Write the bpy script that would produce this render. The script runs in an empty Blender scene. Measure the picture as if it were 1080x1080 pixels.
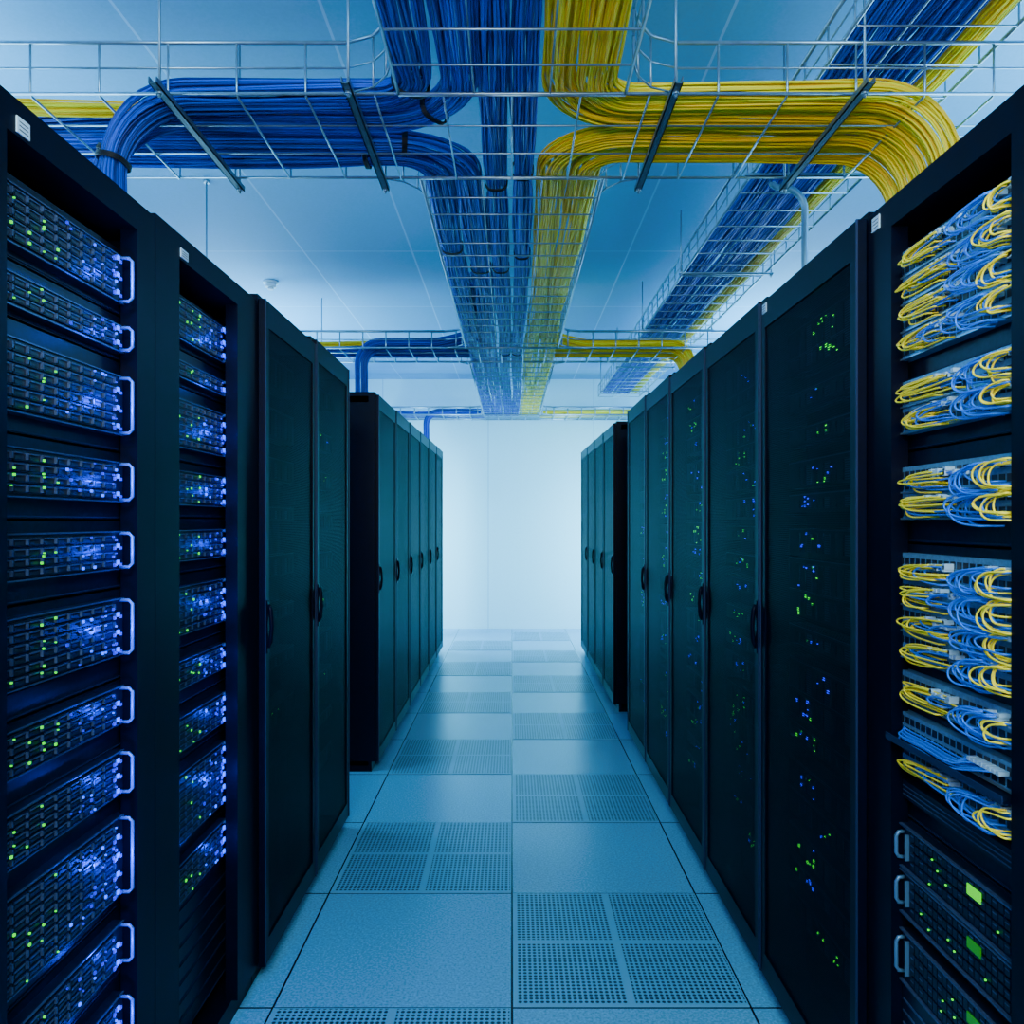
import bpy, math, random
from mathutils import Vector
random.seed(7)
F=0.67; CZ=1.22
scene=bpy.context.scene
COL=scene.collection
WL={}
# ---------------- materials ----------------
def newmat(name):
    m=bpy.data.materials.new(name); m.use_nodes=True
    nt=m.node_tree; b=nt.nodes.get('Principled BSDF'); return m,nt,b
def pm(name,col,rough=.5,metal=0.,emit=None,es=0.,noise=0.,nscale=60,spec=.5):
    m,nt,b=newmat(name)
    b.inputs['Base Color'].default_value=(*col,1); b.inputs['Roughness'].default_value=rough
    b.inputs['Metallic'].default_value=metal; b.inputs['Specular IOR Level'].default_value=spec
    if emit:
        b.inputs['Emission Color'].default_value=(*emit,1); b.inputs['Emission Strength'].default_value=es
    if noise>0:
        tc=nt.nodes.new('ShaderNodeTexCoord'); n=nt.nodes.new('ShaderNodeTexNoise'); n.inputs['Scale'].default_value=nscale
        r=nt.nodes.new('ShaderNodeValToRGB'); nt.links.new(tc.outputs['Object'],n.inputs['Vector']); nt.links.new(n.outputs['Fac'],r.inputs['Fac'])
        r.color_ramp.elements[0].position=.3; r.color_ramp.elements[1].position=.7
        r.color_ramp.elements[0].color=(*[c*(1-noise) for c in col],1); r.color_ramp.elements[1].color=(*[min(1,c*(1+noise)) for c in col],1)
        nt.links.new(r.outputs['Color'],b.inputs['Base Color'])
    return m
class NB:
    def __init__(s,nt): s.nt=nt
    def m(s,op,a,b=None,c=None):
        n=s.nt.nodes.new('ShaderNodeMath'); n.operation=op
        for i,v in enumerate((a,b,c)):
            if v is None: continue
            if isinstance(v,(int,float)): n.inputs[i].default_value=v
            else: s.nt.links.new(v,n.inputs[i])
        return n.outputs[0]
    def xyz(s):
        tc=s.nt.nodes.new('ShaderNodeTexCoord'); sp=s.nt.nodes.new('ShaderNodeSeparateXYZ')
        s.nt.links.new(tc.outputs['Object'],sp.inputs[0]); return sp.outputs
    def mix(s,f,a,b):
        n=s.nt.nodes.new('ShaderNodeMix'); n.data_type='RGBA'
        s.nt.links.new(f,n.inputs[0])
        for i,v in ((6,a),(7,b)):
            if isinstance(v,tuple): n.inputs[i].default_value=(*v,1)
            else: s.nt.links.new(v,n.inputs[i])
        return n.outputs[2]
def dots(nb,u,v,p,r):
    a=nb.m('SUBTRACT',nb.m('FRACT',nb.m('DIVIDE',u,p)),.5); b=nb.m('SUBTRACT',nb.m('FRACT',nb.m('DIVIDE',v,p)),.5)
    d=nb.m('SQRT',nb.m('ADD',nb.m('MULTIPLY',a,a),nb.m('MULTIPLY',b,b)))
    return nb.m('LESS_THAN',d,r)
def seam(nb,u,off,p,w):
    a=nb.m('FRACT',nb.m('DIVIDE',nb.m('ADD',u,off),p)); a=nb.m('ABSOLUTE',nb.m('SUBTRACT',a,.5))
    return nb.m('GREATER_THAN',a,.5-w/p/2)
def panelmat(name,base,dark,axes,offs,ps,w,rough,spk=.06,nscale=90,bump=0.0,spec=.5):
    m,nt,b=newmat(name); nb=NB(nt); c=nb.xyz()
    s=nb.m('MAXIMUM',seam(nb,c[axes[0]],offs[0],ps[0],w),seam(nb,c[axes[1]],offs[1],ps[1],w))
    tc=nt.nodes.new('ShaderNodeTexCoord'); n=nt.nodes.new('ShaderNodeTexNoise'); n.inputs['Scale'].default_value=nscale; n.inputs['Detail'].default_value=4
    nt.links.new(tc.outputs['Object'],n.inputs['Vector'])
    r=nt.nodes.new('ShaderNodeValToRGB'); nt.links.new(n.outputs['Fac'],r.inputs['Fac'])
    r.color_ramp.elements[0].position=.35; r.color_ramp.elements[1].position=.65
    r.color_ramp.elements[0].color=(*[x*(1-spk) for x in base],1); r.color_ramp.elements[1].color=(*[min(1,x*(1+spk)) for x in base],1)
    nt.links.new(nb.mix(s,r.outputs['Color'],dark),b.inputs['Base Color'])
    b.inputs['Roughness'].default_value=rough; b.inputs['Specular IOR Level'].default_value=spec
    return m
M={}
M['floor']=panelmat('raised_floor',(.105,.39,.64),(.012,.014,.022),(0,1),(6,60-1.95),(.6,.6),.006,.27,spk=.20,nscale=150,spec=.5)
M['ceil']=panelmat('ceiling_tile',(.105,.44,.74),(.28,.62,.90),(0,1),(6.5+.6,12-4.66),(.65,1.2),.010,.7,spk=.03)
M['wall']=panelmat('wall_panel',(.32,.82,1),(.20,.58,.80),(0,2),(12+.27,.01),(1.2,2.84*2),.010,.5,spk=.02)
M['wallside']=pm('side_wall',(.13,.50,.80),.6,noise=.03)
def perf_tile():
    m,nt,b=newmat('perforated_tile'); nb=NB(nt); c=nb.xyz()
    def band(u):
        f=nb.m('MODULO',nb.m('ADD',u,0.0),.3); return nb.m('MULTIPLY',nb.m('GREATER_THAN',f,.0140),nb.m('LESS_THAN',f,.2940))
    k=nb.m('MULTIPLY',band(c[0]),band(c[1])); k=nb.m('MULTIPLY',k,dots(nb,nb.m('ADD',c[0],0),nb.m('ADD',c[1],0),.0142857*.98,.34))
    nt.links.new(nb.mix(k,(.105,.39,.62),(.005,.022,.048)),b.inputs['Base Color']); b.inputs['Roughness'].default_value=.34; b.inputs['Specular IOR Level'].default_value=.35
    return m
M['ptile']=perf_tile()
def door_mat():
    m,nt,b=newmat('perforated_door'); nb=NB(nt); c=nb.xyz()
    k=dots(nb,c[1],c[2],.0047,.38)
    b.inputs['Base Color'].default_value=(.0006,.0014,.008,1); b.inputs['Roughness'].default_value=.42; b.inputs['Specular IOR Level'].default_value=.045
    t=nt.nodes.new('ShaderNodeBsdfTransparent'); mx=nt.nodes.new('ShaderNodeMixShader')
    nt.links.new(k,mx.inputs[0]); nt.links.new(b.outputs[0],mx.inputs[1]); nt.links.new(t.outputs[0],mx.inputs[2])
    nt.links.new(mx.outputs[0],nt.nodes['Material Output'].inputs[0]); return m
M['mesh']=door_mat()
M['black']=pm('black_powder_coat',(.0006,.0018,.0095),.38,0,noise=.15,nscale=30,spec=.09)
M['inner']=pm('rack_interior',(.0005,.0012,.005),.6,spec=.04)
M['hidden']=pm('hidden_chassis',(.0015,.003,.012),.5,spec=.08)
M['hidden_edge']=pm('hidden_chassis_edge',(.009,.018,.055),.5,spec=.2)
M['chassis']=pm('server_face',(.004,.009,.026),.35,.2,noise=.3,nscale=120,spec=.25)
M['bay']=pm('drive_bay',(.045,.075,.16),.3,.4,noise=.3,nscale=200)
M['steel']=pm('zinc_steel',(.26,.42,.54),.30,.75,noise=.1,nscale=40)
M['handle']=pm('satin_handle',(.09,.22,.75),.3,.35)
M['grip']=pm('pale_grip',(.09,.20,.34),.35,.4)
M['strut']=pm('strut_steel',(.10,.18,.25),.35,.6,noise=.1)
M['rod']=pm('threaded_rod',(.2,.35,.48),.4,.7)
M['sticker']=pm('paper_sticker',(.5,.66,.76),.6)
M['stickink']=pm('sticker_ink',(.05,.08,.12),.6)
M['panel']=pm('patch_panel_face',(.11,.28,.46),.35,.3,noise=.2,nscale=150)
M['port']=pm('port_dark',(.004,.01,.02),.4)
M['plug']=pm('clear_plug',(.35,.55,.7),.2)
M['tie']=pm('black_strap',(.004,.006,.012),.6)
M['white']=pm('white_plastic',(.6,.8,.9),.4)
M['conduit']=pm('grey_conduit',(.16,.33,.48),.35,.4)
M['ledg']=pm('led_green',(0,.3,0),.4,0,(.03,1,.01),1.5)
M['ledb']=pm('led_blue',(0,0,.3),.4,0,(.0,.004,1),1.3)
M['ledc']=pm('led_blue_core',(0,0,.3),.4,0,(.0,.06,1),4.5)
M['ledgd']=pm('led_green_door',(0,.3,0),.4,0,(.05,1,.02),2.2)
M['ledbd']=pm('led_blue_door',(0,0,.3),.4,0,(.005,.006,1),4.5)
M['lcd']=pm('lcd_green',(0,.3,0),.4,0,(.10,1,.01),.9)
M['lcdd']=pm('lcd_green_dim',(0,.1,0),.4,0,(.06,1,.01),.16)
def cablemat(name,a,c2,ro=.5,sp=.4):
    m,nt,b=newmat(name); g=nt.nodes.new('ShaderNodeNewGeometry'); r=nt.nodes.new('ShaderNodeValToRGB')
    nt.links.new(g.outputs['Random Per Island'],r.inputs['Fac']); r.color_ramp.elements[0].color=(*a,1); r.color_ramp.elements[1].color=(*c2,1)
    nt.links.new(r.outputs['Color'],b.inputs['Base Color']); b.inputs['Roughness'].default_value=ro; b.inputs['Specular IOR Level'].default_value=sp; return m
M['blue']=cablemat('blue_cable',(.0005,.020,.22),(.002,.095,.72),.38,.3)
M['yellow']=cablemat('yellow_cable',(1,.54,.0),(1,.90,.01),.42)
M['pblue']=cablemat('blue_patch_cord',(.001,.09,.48),(.006,.22,.95),.28)
M['pyellow']=cablemat('yellow_patch_cord',(.98,.60,.0),(1,.86,.03),.28)
# ---------------- mesh builder ----------------
class MB:
    def __init__(s): s.v=[];s.f=[];s.m=[];s.mats=[];s.sm=[]
    def mi(s,k):
        if k not in s.mats: s.mats.append(k)
        return s.mats.index(k)
    def box(s,x0,x1,y0,y1,z0,z1,k='black'):
        x0,x1=min(x0,x1),max(x0,x1); n=len(s.v); i=s.mi(k)
        s.v+=[(x,y,z) for z in (z0,z1) for y in (y0,y1) for x in (x0,x1)]
        for q in ((0,2,3,1),(4,5,7,6),(0,1,5,4),(2,6,7,3),(0,4,6,2),(1,3,7,5)):
            s.f.append([n+a for a in q]); s.m.append(i); s.sm.append(False)
    def tube(s,pts,r,sides=6,k='steel',closed=False,cap=True):
        pts=[Vector(p) for p in pts]; N=len(pts); i=s.mi(k); n0=len(s.v)
        T=[]
        for j in range(N):
            if closed: t=pts[(j+1)%N]-pts[j-1]
            else: t=pts[min(j+1,N-1)]-pts[max(j-1,0)]
            T.append(t.normalized() if t.length>1e-9 else Vector((0,0,1)))
        u=Vector((0,0,1)) if abs(T[0].z)<.9 else Vector((1,0,0))
        for j in range(N):
            u=(u-T[j]*u.dot(T[j])); u.normalize(); w=T[j].cross(u)
            for a in range(sides):
                an=2*math.pi*a/sides; p=pts[j]+u*(r*math.cos(an))+w*(r*math.sin(an)); s.v.append(tuple(p))
        for j in range(N if closed else N-1):
            j2=(j+1)%N
            for a in range(sides):
                b=(a+1)%sides
                s.f.append([n0+j*sides+a,n0+j*sides+b,n0+j2*sides+b,n0+j2*sides+a]); s.m.append(i); s.sm.append(True)
        if cap and not closed:
            s.f.append([n0+a for a in range(sides)][::-1]); s.m.append(i); s.sm.append(False)
            s.f.append([n0+(N-1)*sides+a for a in range(sides)]); s.m.append(i); s.sm.append(False)
    def obj(s,name,origin=(0,0,0),parent=None,**props):
        ox,oy,oz=origin
        me=bpy.data.meshes.new(name)
        me.from_pydata([(x-ox,y-oy,z-oz) for x,y,z in s.v],[],s.f)
        for k in s.mats: me.materials.append(M[k])
        me.polygons.foreach_set('material_index',s.m); me.polygons.foreach_set('use_smooth',s.sm); me.update()
        o=bpy.data.objects.new(name,me); return place(o,origin,parent,props)
def place(o,origin,parent,props):
    COL.objects.link(o); WL[o.name]=Vector(origin)
    if parent: o.parent=parent; o.location=Vector(origin)-WL[parent.name]
    else: o.location=origin
    for k,v in props.items(): o[k]=v
    return o
def empty(name,origin,**props):
    o=bpy.data.objects.new(name,None); o.empty_display_size=.1; return place(o,origin,None,props)
# ---------------- room ----------------
def struct(name,b,k):
    mb=MB(); mb.box(*b,k); mb.obj(name,kind='structure')
struct('floor',(-4,4,-3,8.85,-.1,0),'floor')
struct('ceiling',(-4,4,-3,8.85,2.84,2.94),'ceil')
struct('wall_back',(-4,4,8.85,8.95,-.1,2.94),'wall')
struct('wall_front',(-4,4,-3.1,-3,-.1,2.94),'wallside')
struct('wall_left',(-4.1,-4,-3.1,8.95,-.1,2.94),'wallside')
struct('wall_right',(4,4.1,-3.1,8.95,-.1,2.94),'wallside')
for i in range(-2,11):
    y=1.95+.6*i; x=0.0 if i%2==0 else -.6
    mb=MB(); mb.box(x+.003,x+.597,y+.003,y+.597,0,.002,'ptile')
    mb.obj('perforated_floor_tile',(x,y,0),label='grey perforated raised-floor vent tile with four hole grids',category='floor tile',group='perforated vent tiles in the aisle')
# ---------------- racks ----------------
def rack(s,y0,y1,dz,kind,post=(.03,.03),rec=.04,handle=True,sticker=False):
    H=CZ+dz; g=.0015; a=y0+g; b=y1-g
    lab={'open':'open-fronted black server rack without a door, filled with lit equipment','closed':'tall black server rack with a closed perforated door'}[kind]
    R=empty('server_rack',(s*F,a,0),label=lab,category='server rack',group='black server racks lining the aisle')
    X=lambda d:s*(F+d)
    mb=MB(); D=1.0
    mb.box(X(.03),X(D),a,a+.012,.03,H-.02); mb.box(X(.03),X(D),b-.012,b,.03,H-.02)
    mb.box(X(D-.01),X(D),a,b,.03,H-.02,'inner')
    mb.box(X(0.0),X(D),a,b,H-.05,H); mb.box(X(.015),X(D),a,b,0.0,.05)
    mb.box(X(.0),X(.03),a,a+post[0],.05,H-.05); mb.box(X(.0),X(.03),b-post[1],b,.05,H-.05)
    mb.box(X(.10),X(.11),a+.012,b-.012,.05,H-.05,'inner')
    if kind=='open':
        n=40; f=rec+.018
        for i in range(n):
            z=.08+i*(H-.16)/n; mb.box(X(f),X(f+.006),a+.012,b-.012,z+.002,z+(H-.16)/n-.002,'chassis')
            mb.box(X(f-.002),X(f),a+.012,b-.012,z+.004,z+.006,'hidden_edge')
    mb.obj('rack_frame',(s*F,a,0),R)
    if kind=='closed':
        d0=-.018
        mb=MB(); z0=.045; z1=H-.012; a2=a+.004; b2=b-.004; w=.034
        mb.box(X(d0),X(-.002),a2,a2+w,z0,z1); mb.box(X(d0),X(-.002),b2-w,b2,z0,z1)
        mb.box(X(d0),X(-.002),a2+w,b2-w,z1-.07,z1); mb.box(X(d0),X(-.002),a2+w,b2-w,z0,z0+.06)
        mb.box(X(d0-.003),X(d0),b2-.005,b2,z0,z1,'hidden_edge'); mb.box(X(d0-.003),X(d0),a2,a2+.005,z0,z1,'hidden_edge')
        Dr=mb.obj('door',(s*F,a,0),R)
        mb=MB(); mb.box(X(-.014),X(-.012),a2+w,b2-w,z0+.06,z1-.07,'mesh'); mb.obj('perforated_panel',(s*F,a,0),Dr)
        if handle:
            hy=a2+.018; hz=.94
            mb=MB(); mb.box(X(d0-.005),X(d0),hy-.010,hy+.010,hz-.07,hz+.07)
            mb.tube([(X(d0-.004),hy,hz+.058),(X(d0-.010),hy,hz+.045),(X(d0-.013),hy,hz),(X(d0-.010),hy,hz-.04),(X(d0-.004),hy,hz-.055)],.006,8,'black')
            mb.obj('door_handle',(X(0),hy,hz),Dr,label='slim black swing latch handle')
    if sticker is not False:
        sy,sz,w,h=sticker; mb=MB(); e=-.002 if kind=='open' else -.020
        mb.box(X(e),X(e+.002),sy,sy+w,sz,sz+h,'sticker')
        for i in range(3): mb.box(X(e-.0006),X(e),sy+w*.15,sy+w*.85,sz+h*(.2+.25*i),sz+h*(.25+.25*i),'stickink')
        mb.obj('label_sticker',(X(0),sy,sz),R,label='small white label sticker')
    return R
rack(-1,.87,1.46,.572,'open',(.16,.068),rec=.02,sticker=(1.05,CZ+.527,.028,.022))
rack(-1,1.46,2.045,.580,'open',(.105,.145),rec=.04,sticker=(1.57,CZ+.535,.035,.018))
rack(-1,2.045,2.585,.60,'closed'); rack(-1,2.585,3.11,.618,'closed')
for i in range(6): rack(-1,3.79+.585*i,3.79+.585*(i+1),.632+.007*i,'closed')
rack(1,.87,1.46,.572,'open',(.172,.085),rec=.02,sticker=(1.415,CZ+.535,.028,.025))
for i,dz in enumerate((.582,.592,.605,.618,.630)):
    rack(1,1.46+.585*i,2.045+.585*i,dz,'closed',handle=(i>0),sticker=((1.99,CZ+dz-.045,.03,.024) if i==0 else False))
for i in range(4): rack(1,4.98+.585*i,5.565+.585*i,.642+.007*i,'closed')
# ---------------- servers ----------------
def led(mb,X,lx,y,z,sz,k): mb.box(X(lx-.0025),X(lx),y-sz/2,y+sz/2,z-sz/2,z+sz/2,k)
def server(s,y0,y1,z0,z1,rec,gy,by):
    X=lambda d:s*(F+d); h=z1-z0; near=y0<1.3
    O=empty('rack_server',(X(rec),(y0+y1)/2,z0),label='black rack-mount server with drive bays, pull handle and glowing status lights',category='server',group='servers mounted in open racks')
    mb=MB(); mb.box(X(rec),X(rec+.075),y0,y1,z0,z1,'chassis')
    mb.box(X(rec-.003),X(rec),y0,y1,z1-.002,z1,'bay'); mb.box(X(rec-.003),X(rec),y0,y1,z0,z0+.002,'bay')
    mb.obj('chassis',(X(rec),y0,z0),O)
    mb=MB(); ya=y0+.02; yb=y1-.035; nr=max(2,round(h/.0165)); nc=max(6,int((yb-ya)/.034)); ph=(h-.010)/nr; pw=(yb-ya)/nc
    for r in range(nr):
        for c in range(nc):
            yy=ya+c*pw; zz=z0+.005+r*ph
            mb.box(X(rec-.004),X(rec),yy+.001,yy+pw-.001,zz+.001,zz+ph-.001,'chassis')
            mb.box(X(rec-.006),X(rec-.004),yy+.003,yy+pw*.72,zz+ph*.70,zz+ph*.82,'bay')
            mb.box(X(rec-.005),X(rec-.004),yy+.003,yy+pw*.66,zz+ph*.2,zz+ph*.5,'port')
            mb.box(X(rec-.008),X(rec-.004),yy+pw*.80,yy+pw*.87,zz+ph*.2,zz+ph*.8,'bay')
    mb.obj('drive_bay',(X(rec),y0,z0),O)
    k=1.0 if near else 1.3
    mb=MB()
    for r in range(nr):
        zz=z0+.005+(r+.5)*ph
        for c in range(nc):
            yy=ya+(c+.84)*pw
            if gy[0]-.01<yy<gy[1] and random.random()<.28:
                led(mb,X,rec-.008,yy+random.choice((0,-.006)),zz+random.choice((-.2,.2))*ph,k*random.choice((.0020,.0026,.0036)),'ledg')
    led(mb,X,rec-.008,(gy[0]+gy[1])/2,z0+h*.5,.003*k,'ledg')
    mb.obj('indicator_light',(X(rec),y0,z0),O,label='green lit status lights')
    mb=MB()
    for r in range(nr):
        zz=z0+.005+(r+.5)*ph
        for c in range(nc):
            yy=ya+(c+.84)*pw
            if by[0]<yy<by[1]:
                f=(yy-by[0])/(by[1]-by[0])
                for off in (0,-.010):
                    if random.random()<.12+.35*f: led(mb,X,rec-.008,yy+off,zz+random.choice((-.2,.2))*ph,k*random.choice((.0022,.003,.0044)),random.choice(('ledb','ledb','ledc')))
        if r%2==0:
            led(mb,X,rec-.008,y1-.034,zz+.1*ph,.0072*k,'ledc'); led(mb,X,rec-.008,y1-.025,zz-.2*ph,.0050*k,'ledb'); led(mb,X,rec-.008,y1-.046,zz-.2*ph,.0055*k,'ledb')
    mb.obj('indicator_light',(X(rec),y0,z0),O,label='blue lit status lights')
    mb=MB(); hy=y1-(.010 if near else .016); o=-.022 if near else -.034
    mb.tube([(X(rec),hy,z1-.004),(X(rec+o+.006),hy,z1-.004),(X(rec+o),hy,z1-.010),(X(rec+o),hy,z0+.010),(X(rec+o+.006),hy,z0+.004),(X(rec),hy,z0+.004)],.0030 if near else .0040,8,'handle')
    mb.obj('pull_handle',(X(rec),hy,z0),O,label='blue-lit metal pull handle')
    L=bpy.data.lights.new('server_glow','POINT'); L.energy=(.40 if near else .28)*h/.08; L.color=(.0,.03,1); L.shadow_soft_size=.005
    lo=bpy.data.objects.new('server_glow',L); lo.location=(X(rec-.040),y1-(.05 if near else .07),(z0+z1)/2); COL.objects.link(lo)
for (a,b) in ((272,322),(345,373),(398,460),(488,530),(560,600),(630,690),(722,762),(790,835),(858,940),(970,1012),(1045,1090)):
    server(-1,.98,1.378,CZ+(550-b)*.00168,CZ+(550-a)*.00168,.02,(1.06,1.20),(1.20,1.36))
for (a,b) in ((345,383),(402,418),(437,482),(503,535),(558,587),(610,655),(678,705),(730,762),(782,846),(865,900)):
    server(-1,1.56,1.925,CZ+(550-b)*.00233,CZ+(550-a)*.00233,.04,(1.64,1.76),(1.76,1.90))
for j,(a,b) in enumerate(((-.600,-.535),(-.680,-.615),(-.80,-.72))):
    X=lambda d:F+d; z0=CZ+a; z1=CZ+b; rec=.02; y0=.98; y1=1.385
    O=empty('rack_server',(X(rec),1.2,z0),label='dark rack server with grip handle and small green display',category='server',group='servers under the patch panels')
    mb=MB(); mb.box(X(rec),X(rec+.075),y0,y1,z0-.008,z1+.004,'chassis'); mb.box(X(rec-.006),X(rec),y0,y1,z1+.001,z1+.004,'bay'); mb.box(X(rec-.006),X(rec),y0,y1,z0-.008,z0-.005,'bay')
    for i in range(24):
        for r in range(4):
            mb.box(X(rec-.004),X(rec),1.0+i*.0142,1.0+i*.0142+.0115,z0+r*(b-a)/4+.002,z0+(r+1)*(b-a)/4-.002,'chassis')
            if i%2: mb.box(X(rec-.005),X(rec-.004),1.001+i*.0142,1.0+i*.0142+.010,z0+r*(b-a)/4+.010,z0+r*(b-a)/4+.0115,'bay')
    mb.obj('chassis',(X(rec),y0,z0),O)
    mb=MB(); mb.tube([(X(rec),1.368,z1-.010),(X(rec-.010),1.368,z1-.011),(X(rec-.014),1.368,z1-.018),(X(rec-.014),1.368,z0+.018),(X(rec-.010),1.368,z0+.011),(X(rec),1.368,z0+.010)],.0034,8,'grip')
    mb.box(X(rec-.007),X(rec),1.350,1.353,z0+.010,z1-.010,'grip'); mb.obj('pull_handle',(X(rec),1.36,z0),O,label='metal grip handle')
    mb=MB(); zc=(z0+z1)/2; mb.box(X(rec-.0060),X(rec-.004),1.136,1.170,zc+.008,zc+.024,'lcd' if j==0 else 'lcdd')
    mb.obj('display',(X(rec),1.15,zc),O,label='small lit green display')
    mb=MB()
    for _ in range(5): led(mb,X,rec-.005,random.uniform(1.05,1.30),zc+random.uniform(-.028,.02),.0022,'ledg')
    mb.obj('indicator_light',(X(rec),1.2,zc),O,label='green lit status lights')
def hidden_gear(s,y0,y1,n,dens,seed):
    rnd=random.Random(seed); X=lambda d:s*(F+d); zt=CZ+.5
    for i in range(n):
        z1=zt-i*(1.5/n)-rnd.uniform(0,.02); h=rnd.choice((.044,.066,.088)); rec=.045
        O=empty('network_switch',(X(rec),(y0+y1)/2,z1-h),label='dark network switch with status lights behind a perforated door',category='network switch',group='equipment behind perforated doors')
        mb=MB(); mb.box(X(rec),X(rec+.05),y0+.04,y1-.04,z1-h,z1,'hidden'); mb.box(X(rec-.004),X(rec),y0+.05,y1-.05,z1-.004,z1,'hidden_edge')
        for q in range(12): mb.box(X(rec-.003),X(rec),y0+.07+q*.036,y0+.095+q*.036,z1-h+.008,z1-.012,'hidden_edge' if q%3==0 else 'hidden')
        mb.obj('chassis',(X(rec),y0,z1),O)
        if rnd.random()>dens+.25: continue
        mb=MB(); k=rnd.choice(('ledgd','ledbd','ledbd')); cy=rnd.uniform(y0+.22,y1-.20)
        for q in range(rnd.choice((3,5,7)) if dens>.1 else 2):
            led(mb,X,rec-.003,min(y1-.07,cy+rnd.choice((0,.02,.04,.06,.08,.11))+rnd.uniform(-.004,.004)),z1-rnd.uniform(.008,h-.008),rnd.choice((.003,.0042,.0065)),k if rnd.random()<.7 else rnd.choice(('ledgd','ledbd')))
        mb.obj('indicator_light',(X(rec),y0,z1),O,label='small lit status lights')
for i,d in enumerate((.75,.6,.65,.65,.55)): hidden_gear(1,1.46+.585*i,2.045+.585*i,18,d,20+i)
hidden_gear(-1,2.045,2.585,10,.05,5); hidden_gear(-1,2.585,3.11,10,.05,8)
# ---------------- patch panels + cords ----------------
def cat(P,n=6):
    P=[Vector(p) for p in P]; P=[P[0]*2-P[1]]+P+[P[-1]*2-P[-2]]; out=[]
    for i in range(1,len(P)-2):
        for j in range(n):
            t=j/n; a,b,c,d=P[i-1],P[i],P[i+1],P[i+2]
            out.append(.5*((2*b)+(c-a)*t+(2*a-5*b+4*c-d)*t*t+(3*b-a-3*c+d)*t**3))
    out.append(P[-2]); return out
XR=lambda d:F+d
def patch_panel(z1,nrow,rh=.044):
    z0=z1-nrow*rh; rec=.02
    O=empty('patch_panel_unit',(XR(rec),1.2,z0),label='grey-blue patch panel with rows of network ports',category='patch panel',group='patch panels in the open rack')  # the unit built here is a patch panel, not a switch
    mb=MB(); mb.box(XR(rec),XR(rec+.07),.98,1.436,z0,z1,'panel'); mb.obj('panel_body',(XR(rec),.98,z0),O)
    mb=MB()
    for r in range(nrow):
        for k in (0,1):
            for c in range(24):
                y=1.0+c*.0175; z=z1-rh*(r+.28+.44*k)
                mb.box(XR(rec-.0012),XR(rec),y,y+.012,z-.006,z+.005,'port')
        mb.box(XR(rec-.004),XR(rec),.98,1.436,z1-rh*(r+1)+.000,z1-rh*(r+1)+.003,'steel')
    mb.obj('port',(XR(rec),.98,z0),O,kind='stuff',label='rows of dark network ports')
def cord(P,k,r=.0015,n=5):
    start=P[0]; mb=MB(); mb.tube(cat(P,n),r,6,k)
    col='blue' if k=='pblue' else 'yellow'
    o=mb.obj('patch_cable',tuple(start),None,label=f'thin {col} network patch cable looping out of a port',category='cable',group=f'{col} patch cables on the patch panels')
    mb=MB(); x,y,z=start; mb.box(x-.014,x+.001,y-.0035,y+.0035,z-.003,z+.003,'plug'); mb.obj('connector',tuple(start),o,label='clear plastic plug')
rr=random.uniform
x0=XR(.018)
def arc(k,ys,yt,z,ht,p,ye,tilt=0):
    ye=max(ye,1.04)
    P=[(x0,ys,z),(x0-p*.55,ys+.004,z+.001)]
    n=7; cz=z-ht/2
    for i in range(n):
        an=math.pi/2-math.pi*i/(n-1); base=ys if i<n/2 else ye
        ca=max(0,math.cos(an)); y=base+.010+(yt-base-.010)*ca**.75
        P.append((x0-p*(.75+.25*ca),y,cz+ht/2*math.sin(an)-tilt*ca))
    P+= [(x0-p*.5,ye+.004,z-ht),(x0,ye,z-ht)]
    cord(P,k)
def row_cords(z,h=.035,n1=8,nb=7,n2=5):
    for i in range(n1):
        ys=rr(1.20,1.27); arc('pyellow',ys,rr(1.315,1.352),z+rr(-.006,.003),rr(.25,1.0)*h,rr(.008,.024),ys+rr(-.03,.02),rr(-.002,.008))
    for i in range(3):
        ys=rr(1.17,1.24); arc('pblue',ys,rr(1.25,1.33),z+rr(-.006,.003),rr(.3,.9)*h,rr(.008,.020),ys+rr(-.02,.02),rr(-.002,.006))
    for i in range(nb):
        ys=rr(1.07,1.115); arc('pblue',ys,rr(1.135,1.185),z+rr(-.003,.006),rr(.8,1.5)*h,rr(.014,.036),ys+rr(-.015,.015),rr(-.002,.006))
    for i in range(n2):
        ys=rr(1.04,1.06); arc('pyellow',ys,rr(1.075,1.115),z+rr(-.003,.006),rr(.7,1.3)*h,rr(.014,.034),ys+rr(-.01,.015),rr(-.002,.006))
    ys=rr(1.04,1.055); arc('pblue',ys,rr(1.08,1.12),z,rr(.6,1.1)*h,rr(.014,.03),ys)
patch_panel(CZ+.475,4,.048)
for q in (.460,.412,.364,.318): row_cords(CZ+q,.028)
patch_panel(CZ+.245,2,.046)
for q in (.230,.188): row_cords(CZ+q,.030)
patch_panel(CZ+.095,2,.046)
for q in (.080,.038): row_cords(CZ+q,.030)
patch_panel(CZ-.055,4,.046)
for q in (-.070,-.112,-.160,-.203): row_cords(CZ+q,.032,6,7,5)
patch_panel(CZ-.262,1,.05); row_cords(CZ-.275,.030,7,8,3)
patch_panel(CZ-.335,1,.04)
patch_panel(CZ-.388,1,.045); row_cords(CZ-.40,.028,5,8,3)
O=empty('rack_shelf',(XR(.0),1.2,CZ-.378),label='thin black metal cable shelf in the rack',category='shelf')
mb=MB(); mb.box(XR(-.010),XR(.06),1.045,1.37,CZ-.3805,CZ-.377,'black'); mb.box(XR(-.012),XR(-.010),1.045,1.37,CZ-.3815,CZ-.370,'hidden_edge'); mb.obj('shelf_plate',(XR(0),1.0,CZ-.378),O)
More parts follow.
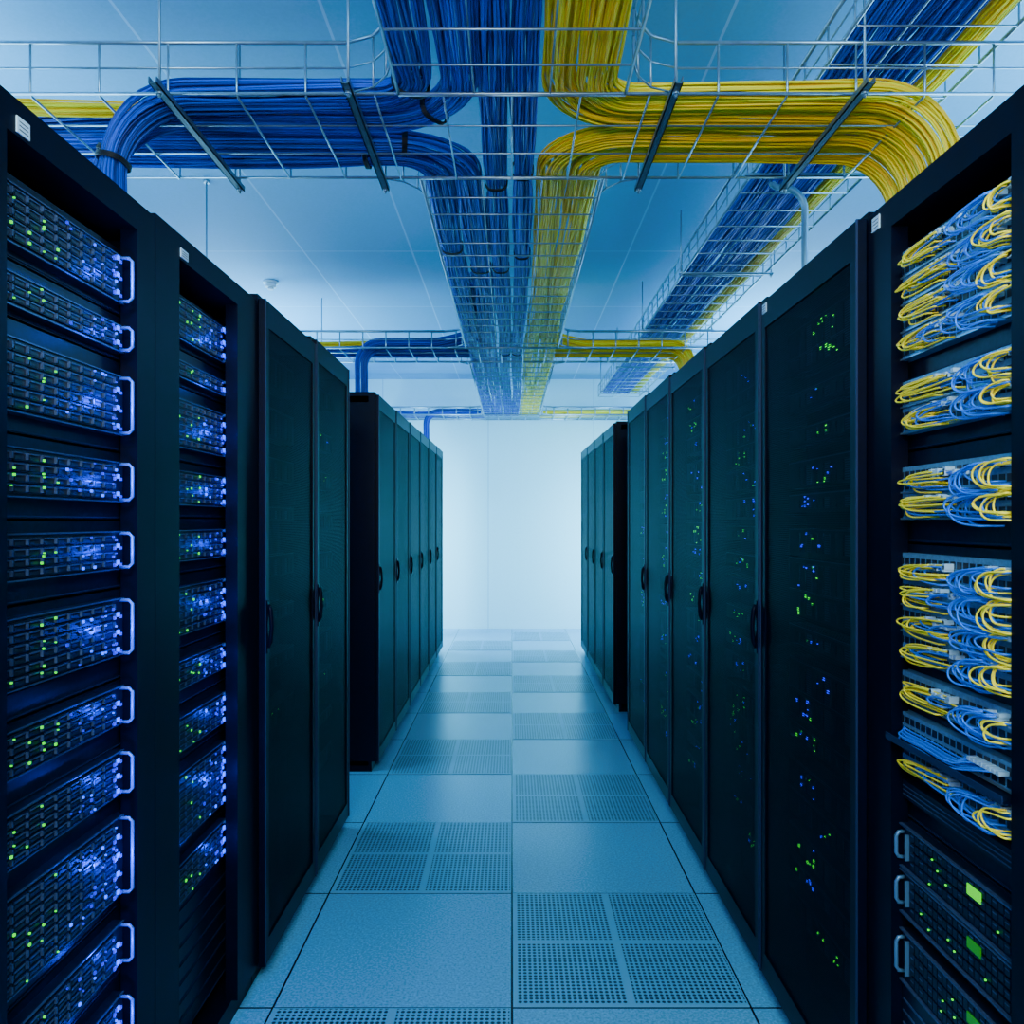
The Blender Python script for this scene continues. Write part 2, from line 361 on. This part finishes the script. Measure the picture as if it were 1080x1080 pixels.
for i in range(8):
    z=CZ-.374+i*.0020+.001; x=XR(-.007+ (i%4)*.006)
    cord([(XR(.018),1.08+i*.01,CZ-.35),(x+.008,1.11+i*.01,CZ-.356),(x,1.18,z),(x,1.26,z+.001),(x,1.33,z),(XR(.012),1.355,z+.002)],'pblue')
for a,b in ((-.485,-.455),(-.90,-.815),(-1.02,-.91),(-1.15,-1.03)):
    O=empty('filler_unit',(XR(.02),1.2,CZ+a),label='black vented blanking panel screwed in the rack',category='panel')
    mb=MB(); mb.box(XR(.02),XR(.035),.98,1.436,CZ+a,CZ+b,'chassis')
    for i in range(3): mb.box(XR(.018),XR(.02),1.045,1.37,CZ+a+(b-a)*(.2+.25*i),CZ+a+(b-a)*(.24+.25*i),'bay')
    mb.obj('vented_plate',(XR(.02),1.2,CZ+a),O)
# ---------------- cable trays ----------------
TZ=CZ+1.15; WH=.137
def tray(axis,a0,a1,l0,l1,z,wh,pitch,nb=5,trim0=0,trim1=0,gap=None,r=.0029,extra=None,rim=.0054,label=''):
    mb=MB()
    P=(lambda a,l,zz:(a,l,zz)) if axis=='x' else (lambda a,l,zz:(l,a,zz))
    for i in range(nb):
        l=l0+(l1-l0)*i/(nb-1); mb.tube([P(a0,l,z),P(a1,l,z)],r if 0<i<nb-1 else rim*.9,6)
    segs=[(a0+trim0,a1-trim1)] if gap is None else [(a0+trim0,gap[0]),(gap[1],a1-trim1)]
    def walls(l,segs):
        for (p,q) in segs:
            for hh,rad in ((.5,r),(1,rim)):
                mb.tube([P(p,l,z+wh*hh),P(q,l,z+wh*hh)],rad,8)
    walls(l0,segs); walls(l1,segs)
    n=int((a1-a0)/pitch)
    for i in range(n+1):
        a=a0+(a1-a0)*i/n
        if any(p-1e-6<=a<=q+1e-6 for p,q in segs):
            mb.tube([P(a,l0,z+wh),P(a,l0,z+.006),P(a,l0+.006,z-r*1.8),P(a,l1-.006,z-r*1.8),P(a,l1,z+.006),P(a,l1,z+wh)],r*1.15,6)
        else: mb.tube([P(a,l0,z-r*1.8),P(a,l1,z-r*1.8)],r,6)
    if extra:
        for e in extra:
            for hh in (0,.5,1): mb.tube([(*q,z+wh*hh) for q in e],r if hh<1 else rim,6)
            for q in e[1:-1]: mb.tube([(*q,z),(*q,z+wh)],r,6)
    return mb.obj('cable_tray',P((a0+a1)/2,(l0+l1)/2,z),None,label=label or 'galvanised wire mesh cable tray hung from the ceiling',category='cable tray',group='overhead wire mesh cable trays')
W=.305; c=.14
def corners(ya,yb):
    ex=[]
    for sx in (-1,1):
        for (yy,dy) in ((ya,-1),(yb,1)):
            if yy>8.7: continue
            ex.append([(sx*W,yy+dy*c),(sx*(W+.02),yy+dy*c*.6),(sx*(W+c*.45),yy+dy*c*.22),(sx*(W+c),yy)])
    return ex
tray('x',-1.85,1.85,2.09,2.60,TZ,WH,.185,4,gap=(-W-c,W+c),extra=corners(2.09,2.60))
tray('x',-1.75,1.45,5.15,5.60,TZ,WH*.8,.15,4,gap=(-W-c,W+c),extra=corners(5.15,5.60),r=.0036,rim=.0080)
tray('x',-1.35,1.35,8.38,8.76,TZ,WH*.6,.15,4,gap=(-W-c,W+c),extra=corners(8.38,8.75),r=.005,rim=.010)
tray('y',.4,2.09,-W,W,TZ,WH,.14,4,trim1=c); tray('y',2.60,5.15,-W,W,TZ,WH,.15,4,trim0=c,trim1=c,r=.0028,rim=.0065); tray('y',5.60,8.38,-W,W,TZ,WH,.18,4,trim0=c,trim1=c,r=.0028,rim=.0075)
HZ=CZ+1.305
tray('y',1.0,8.1,.90,1.33,HZ,.11,.17,4,rim=.0065,label='long galvanised wire tray raised close under the ceiling')
def hanger(kind,x,y0,y1,z,rods,w=.022,h=.014):
    O=empty('tray_hanger',(x if kind=='y' else 0,(y0+y1)/2,z),label='steel strut with threaded rods holding up a cable tray',category='bracket',group='tray hangers on threaded rods')
    mb=MB()
    if kind=='y':
        mb.box(x-w/2,x+w/2,y0,y1,z-h,z-h+.003,'strut'); mb.box(x-w/2,x-w/2+.003,y0,y1,z-h,z+.003,'strut'); mb.box(x+w/2-.003,x+w/2,y0,y1,z-h,z+.003,'strut')
    else:
        a,b,y=x; mb.box(a,b,y-w/2,y+w/2,z-h,z-h+.003,'rod'); mb.box(a,b,y-w/2,y-w/2+.003,z-h,z,'rod'); mb.box(a,b,y+w/2-.003,y+w/2,z-h,z,'rod')
    mb.obj('strut',(0,y0,z),O)
    for (rx,ry) in rods:
        mb=MB(); mb.tube([(rx,ry,z-h-.015),(rx,ry,2.84)],.004,6,'rod'); mb.tube([(rx,ry,z-h-.008),(rx,ry,z-h)],.009,6,'rod'); mb.obj('threaded_rod',(rx,ry,z),O)
for x in (-.925,-.43,.43,.925):
    hanger('y',x,2.00,2.66,TZ-.008,[(x,2.64),(x,2.04)])
for x in (-1.38,1.3):
    hanger('y',x,5.1,5.66,TZ-.009,[(x,5.64)],w=.02)
for y in (1.6,2.9,4.05,5.25,6.5,7.7): hanger('x',(.87,1.36,y),y-.02,y+.02,HZ-.009,[(.880,y),(1.350,y)],w=.014,h=.010)
mb=MB(); mb.tube([(-1.45,3.69,1.845),(-1.45,3.69,2.84)],.004,6,'rod'); mb.tube([(-1.45,3.69,2.825),(-1.45,3.69,2.84)],.014,8,'rod')
mb.obj('threaded_rod',(-1.45,3.69,2.84),None,label='thin steel threaded rod hanging from the ceiling',category='rod')
# ---------------- cable bundles ----------------
def fillet(P,R,step=.14,na=9):
    P=[Vector(p) for p in P]; out=[P[0]]
    def line(b):
        a=out[-1]; d=(b-a).length; n=max(1,int(d/step))
        for i in range(1,n+1): out.append(a.lerp(b,i/n))
    for i in range(1,len(P)-1):
        a,b,c_=P[i-1],P[i],P[i+1]; u=(a-b).normalized(); v=(c_-b).normalized(); r=R[i-1]
        th=u.angle(v); t=r/math.tan(th/2); s=b+u*t; line(s)
        cen=b+(u+v).normalized()*(r/math.sin(th/2)); A=s-cen; B=(b+v*t)-cen; an=A.angle(B)
        for j in range(1,na+1):
            k=j/na; out.append(cen+(A*math.sin((1-k)*an)+B*math.sin(k*an))/math.sin(an))
    line(P[-1]); return out
def bundle(k,P,R,w,h,ties=(),sp=.0082,r=.0035,shell=True,label=None,wob=.0040,step=.09):
    path=fillet(P,R,step); N=len(path); T=[(path[min(i+1,N-1)]-path[max(i-1,0)]).normalized() for i in range(N)]
    U=[];u=Vector((0,0,1))
    for t in T: u=(u-t*u.dot(t)).normalized(); U.append(u.copy())
    Lt=[t.cross(u) for t,u in zip(T,U)]
    s=[0]
    for i in range(1,N): s.append(s[-1]+(path[i]-path[i-1]).length)
    q1,q2=random.uniform(0,6.28),random.uniform(0,6.28)
    path=[path[j]+Lt[j]*(.006*math.sin(1.9*s[j]+q1))+U[j]*(.004*math.sin(3.1*s[j]+q2)) for j in range(N)]
    mb=MB(); rx=w/2-r; ry=h/2-r; v=-ry
    def pinch(d):
        return min([1]+[.80+.20*min(1,abs(d-t)/.18) for t in ties])
    while v<=ry+1e-6:
        half=rx*math.sqrt(max(0,1-abs(v/(ry*1.08))**2.2))
        n=max(1,int(2*half/sp)+1)
        for i in range(n):
            uu=(-half+2*half*i/(n-1)) if n>1 else 0
            if shell and abs(v)<ry-sp*1.5 and abs(uu)<half-sp*1.6: continue
            p1,p2,p3,p4=[random.uniform(0,6.28) for _ in range(4)]; f1=random.uniform(2,7); f2=random.uniform(2,6)
            wb=wob*random.choice((.6,1,1,1.7))
            pts=[path[j]+Lt[j]*(uu*pinch(s[j])+wb*math.sin(f1*s[j]+p1)+wb*.4*math.sin(f2*2.3*s[j]+p3))+U[j]*(v*pinch(s[j])+wob*.8*math.sin(f2*s[j]+p2)) for j in range(N)]
            mb.tube(pts,r,6,k)
        v+=sp*.87
    O=mb.obj('cable_bundle',tuple(path[0]),None,label=label or f'thick bundle of {k} network cables lying in the wire tray',category='cables',kind='stuff',group=f'{k} overhead cable bundles')
    for td in ties:
        j=min(range(N),key=lambda q:abs(s[q]-td)); mb=MB()
        ring=[]
        for a in range(20):
            an=2*math.pi*a/20; cx=abs(math.cos(an))**.7*math.copysign(1,math.cos(an)); sx=abs(math.sin(an))**.8*math.copysign(1,math.sin(an))
            ring.append(path[j]+Lt[j]*(cx*(w/2*.85+.005))+U[j]*(sx*(h/2*.88+.006)))
        for off in (-.006,-.002,.002,.006): mb.tube([q+T[j]*off for q in ring],.0025,5,'tie',closed=True)
        mb.obj('cable_tie',tuple(path[j]),O,label='black hook-and-loop strap')
    return O
Z=TZ+.040; RT=1.86
bundle('blue',[(-.255,.45,Z),(-.255,2.17,Z),(-1.12,2.17,Z),(-1.12,2.17,RT)],[.12,.22],.112,.070,ties=(1.66,2.62),label='thick strapped bundle of blue cables curving down out of the tray')
bundle('blue',[(-.142,.45,Z),(-.142,2.283,Z),(-1.20,2.283,Z),(-1.20,2.283,RT)],[.233,.24],.108,.070,ties=(1.80,2.8),label='thick strapped bundle of blue cables curving down out of the tray')
bundle('blue',[(-.255,8.6,Z),(-.255,2.525,Z),(-1.80,2.525,Z)],[.12],.10,.064,ties=(6.2,5.2))
bundle('blue',[(-.150,8.6,Z),(-.150,2.42,Z),(-1.80,2.42,Z)],[.225],.10,.064,ties=(6.25,5.0))
bundle('blue',[(-.050,.45,Z),(-.050,8.6,Z)],[],.080,.066,ties=(1.2,2.3,3.2,5)); bundle('blue',[(.040,.45,Z),(.040,8.6,Z)],[],.072,.064,ties=(1.2,2.2,3.0,5))
bundle('blue',[(-.75,2.35,Z+.055),(-1.82,2.36,Z+.02)],[],.10,.04,label='loose layer of blue cables running over the tray')
bundle('yellow',[(-.5,2.36,Z+.06),(-1.82,2.20,Z-.012)],[],.06,.03,label='thin flat group of yellow cables beside the blue ones')
bundle('yellow',[(.228,.45,Z),(.228,2.18,Z),(1.22,2.18,Z),(1.22,2.18,RT)],[.12,.22],.105,.060,wob=.005,label='thick bundle of yellow cables curving down out of the tray')
bundle('yellow',[(.118,.45,Z),(.118,2.290,Z),(1.24,2.290,Z),(1.24,2.290,RT)],[.230,.22],.088,.060,wob=.005,label='thick bundle of yellow cables curving down out of the tray')
bundle('yellow',[(.240,8.6,Z),(.240,2.500,Z),(1.25,2.500,Z),(1.25,2.500,RT)],[.12,.2],.10,.056,wob=.005)
bundle('yellow',[(.138,8.6,Z),(.138,2.39,Z),(1.23,2.39,Z),(1.23,2.39,RT)],[.230,.2],.095,.056,wob=.005)
bundle('blue',[(-.2,4.0,Z+.06),(-.2,5.25,Z+.06),(-.5,5.25,Z),(-1.02,5.25,Z),(-1.02,5.25,RT)],[.2,.05,.14],.15,.065,label='bundle of blue cables dropping from the tray to a rack')
bundle('blue',[(-.3,5.45,Z),(-1.7,5.45,Z)],[],.20,.06)
bundle('yellow',[(-.62,5.38,Z+.05),(-1.7,5.22,Z)],[],.06,.03,label='thin flat group of yellow cables beside the blue ones')
bundle('yellow',[(.2,4.0,Z+.06),(.2,5.25,Z+.06),(.5,5.25,Z),(1.2,5.25,Z),(1.2,5.25,RT)],[.2,.05,.14],.15,.065,label='bundle of yellow cables dropping from the tray to a rack')
bundle('yellow',[(.30,5.46,Z),(1.22,5.46,Z),(1.22,5.46,RT)],[.14],.18,.06)
bundle('blue',[(-.3,8.45,Z-.0),(-.93,8.45,Z-.0),(-.93,8.45,2.1),(-.95,8.2,1.8),(-.95,8.2,.0)],[.14,.08,.08],.13,.06,label='bundle of blue cables dropping from the tray')
bundle('blue',[(-.3,8.62,Z),(-1.3,8.62,Z)],[],.16,.07)
bundle('yellow',[(.3,8.55,Z),(1.3,8.55,Z)],[],.26,.07)
hz=HZ+.036
bundle('blue',[(.985,1.05,hz),(.985,8.0,hz)],[],.10,.06); bundle('blue',[(1.09,1.05,hz),(1.09,8.0,hz)],[],.09,.06); bundle('yellow',[(1.26,1.05,hz),(1.26,8.0,hz)],[],.07,.045); bundle('blue',[(1.175,1.05,hz),(1.175,8.0,hz)],[],.08,.05)
mb=MB(); mb.tube(fillet([(1.0,3.0,HZ+.06),(1.0,3.0,HZ-.015),(1.13,3.0,HZ-.015),(1.13,3.0,1.82)],[.03,.09],.1,8),.013,10,'conduit')
mb.obj('conduit_pipe',(1.13,3.0,1.82),None,label='grey flexible conduit curving down from the raised tray',category='pipe')
O=empty('smoke_detector',(-1.63,5.25,2.84),label='small white round smoke detector on the ceiling',category='smoke detector')
mb=MB(); mb.tube([(-1.63,5.25,2.84),(-1.63,5.25,2.825)],.05,20,'white'); mb.obj('detector_base',(-1.63,5.25,2.84),O)
mb=MB(); mb.tube([(-1.63,5.25,2.826),(-1.63,5.25,2.80)],.036,20,'white'); mb.tube([(-1.63,5.25,2.80),(-1.63,5.25,2.785)],.02,16,'white'); mb.obj('detector_head',(-1.63,5.25,2.82),O)
# ---------------- lights ----------------
def area(loc,target,sx,sy,e,col):
    L=bpy.data.lights.new('added_fill_light','AREA'); L.shape='RECTANGLE'; L.size=sx; L.size_y=sy; L.energy=e; L.color=col  # fill lights added out of view, no fixture modelled
    o=bpy.data.objects.new('added_fill_light',L); o.location=loc; o.rotation_euler=(Vector(target)-Vector(loc)).to_track_quat('-Z','Y').to_euler(); COL.objects.link(o)
cb=(.33,.76,1)
for s in (-1,1):
    area((s*1.5,7.9,1.0),(0,8.9,.7),.5,1.5,82,(.40,.83,1))  # added behind the rack ends, unseen, to brighten the back wall
    area((s*2.4,6.2,2.0),(s*1.9,6.2,2.84),1.0,3.0,195,cb)  # added uplight, hidden by the racks, washes the far ceiling
    area((s*2.4,2.4,2.0),(s*1.9,2.4,2.84),1.0,3.4,125,cb)  # same kind of added uplight for the near ceiling
area((-1.6,3.45,1.2),(0,3.45,.8),.3,1.6,12,cb)  # added fill, unseen in the gap between the left rack groups
area((0,-.5,1.7),(0,2.0,2.6),1.0,.5,36,(1,.95,.78))  # warm fill added behind the camera to light the overhead cables
area((0,-.6,2.75),(0,1.9,0),1.6,.8,140,(.47,.82,1))  # fill added overhead behind the camera for near floor and rack fronts
w=bpy.data.worlds.new('world'); scene.world=w; w.use_nodes=True; w.node_tree.nodes['Background'].inputs[0].default_value=(.1,.3,.5,1); w.node_tree.nodes['Background'].inputs[1].default_value=.2
cam=bpy.data.cameras.new('camera'); co=bpy.data.objects.new('camera',cam); COL.objects.link(co)
cam.sensor_width=36; cam.lens=820/1080*36; cam.shift_y=10/1080; cam.clip_start=.02
co.location=(0,0,CZ); co.rotation_euler=(math.radians(90),0,0); scene.camera=co
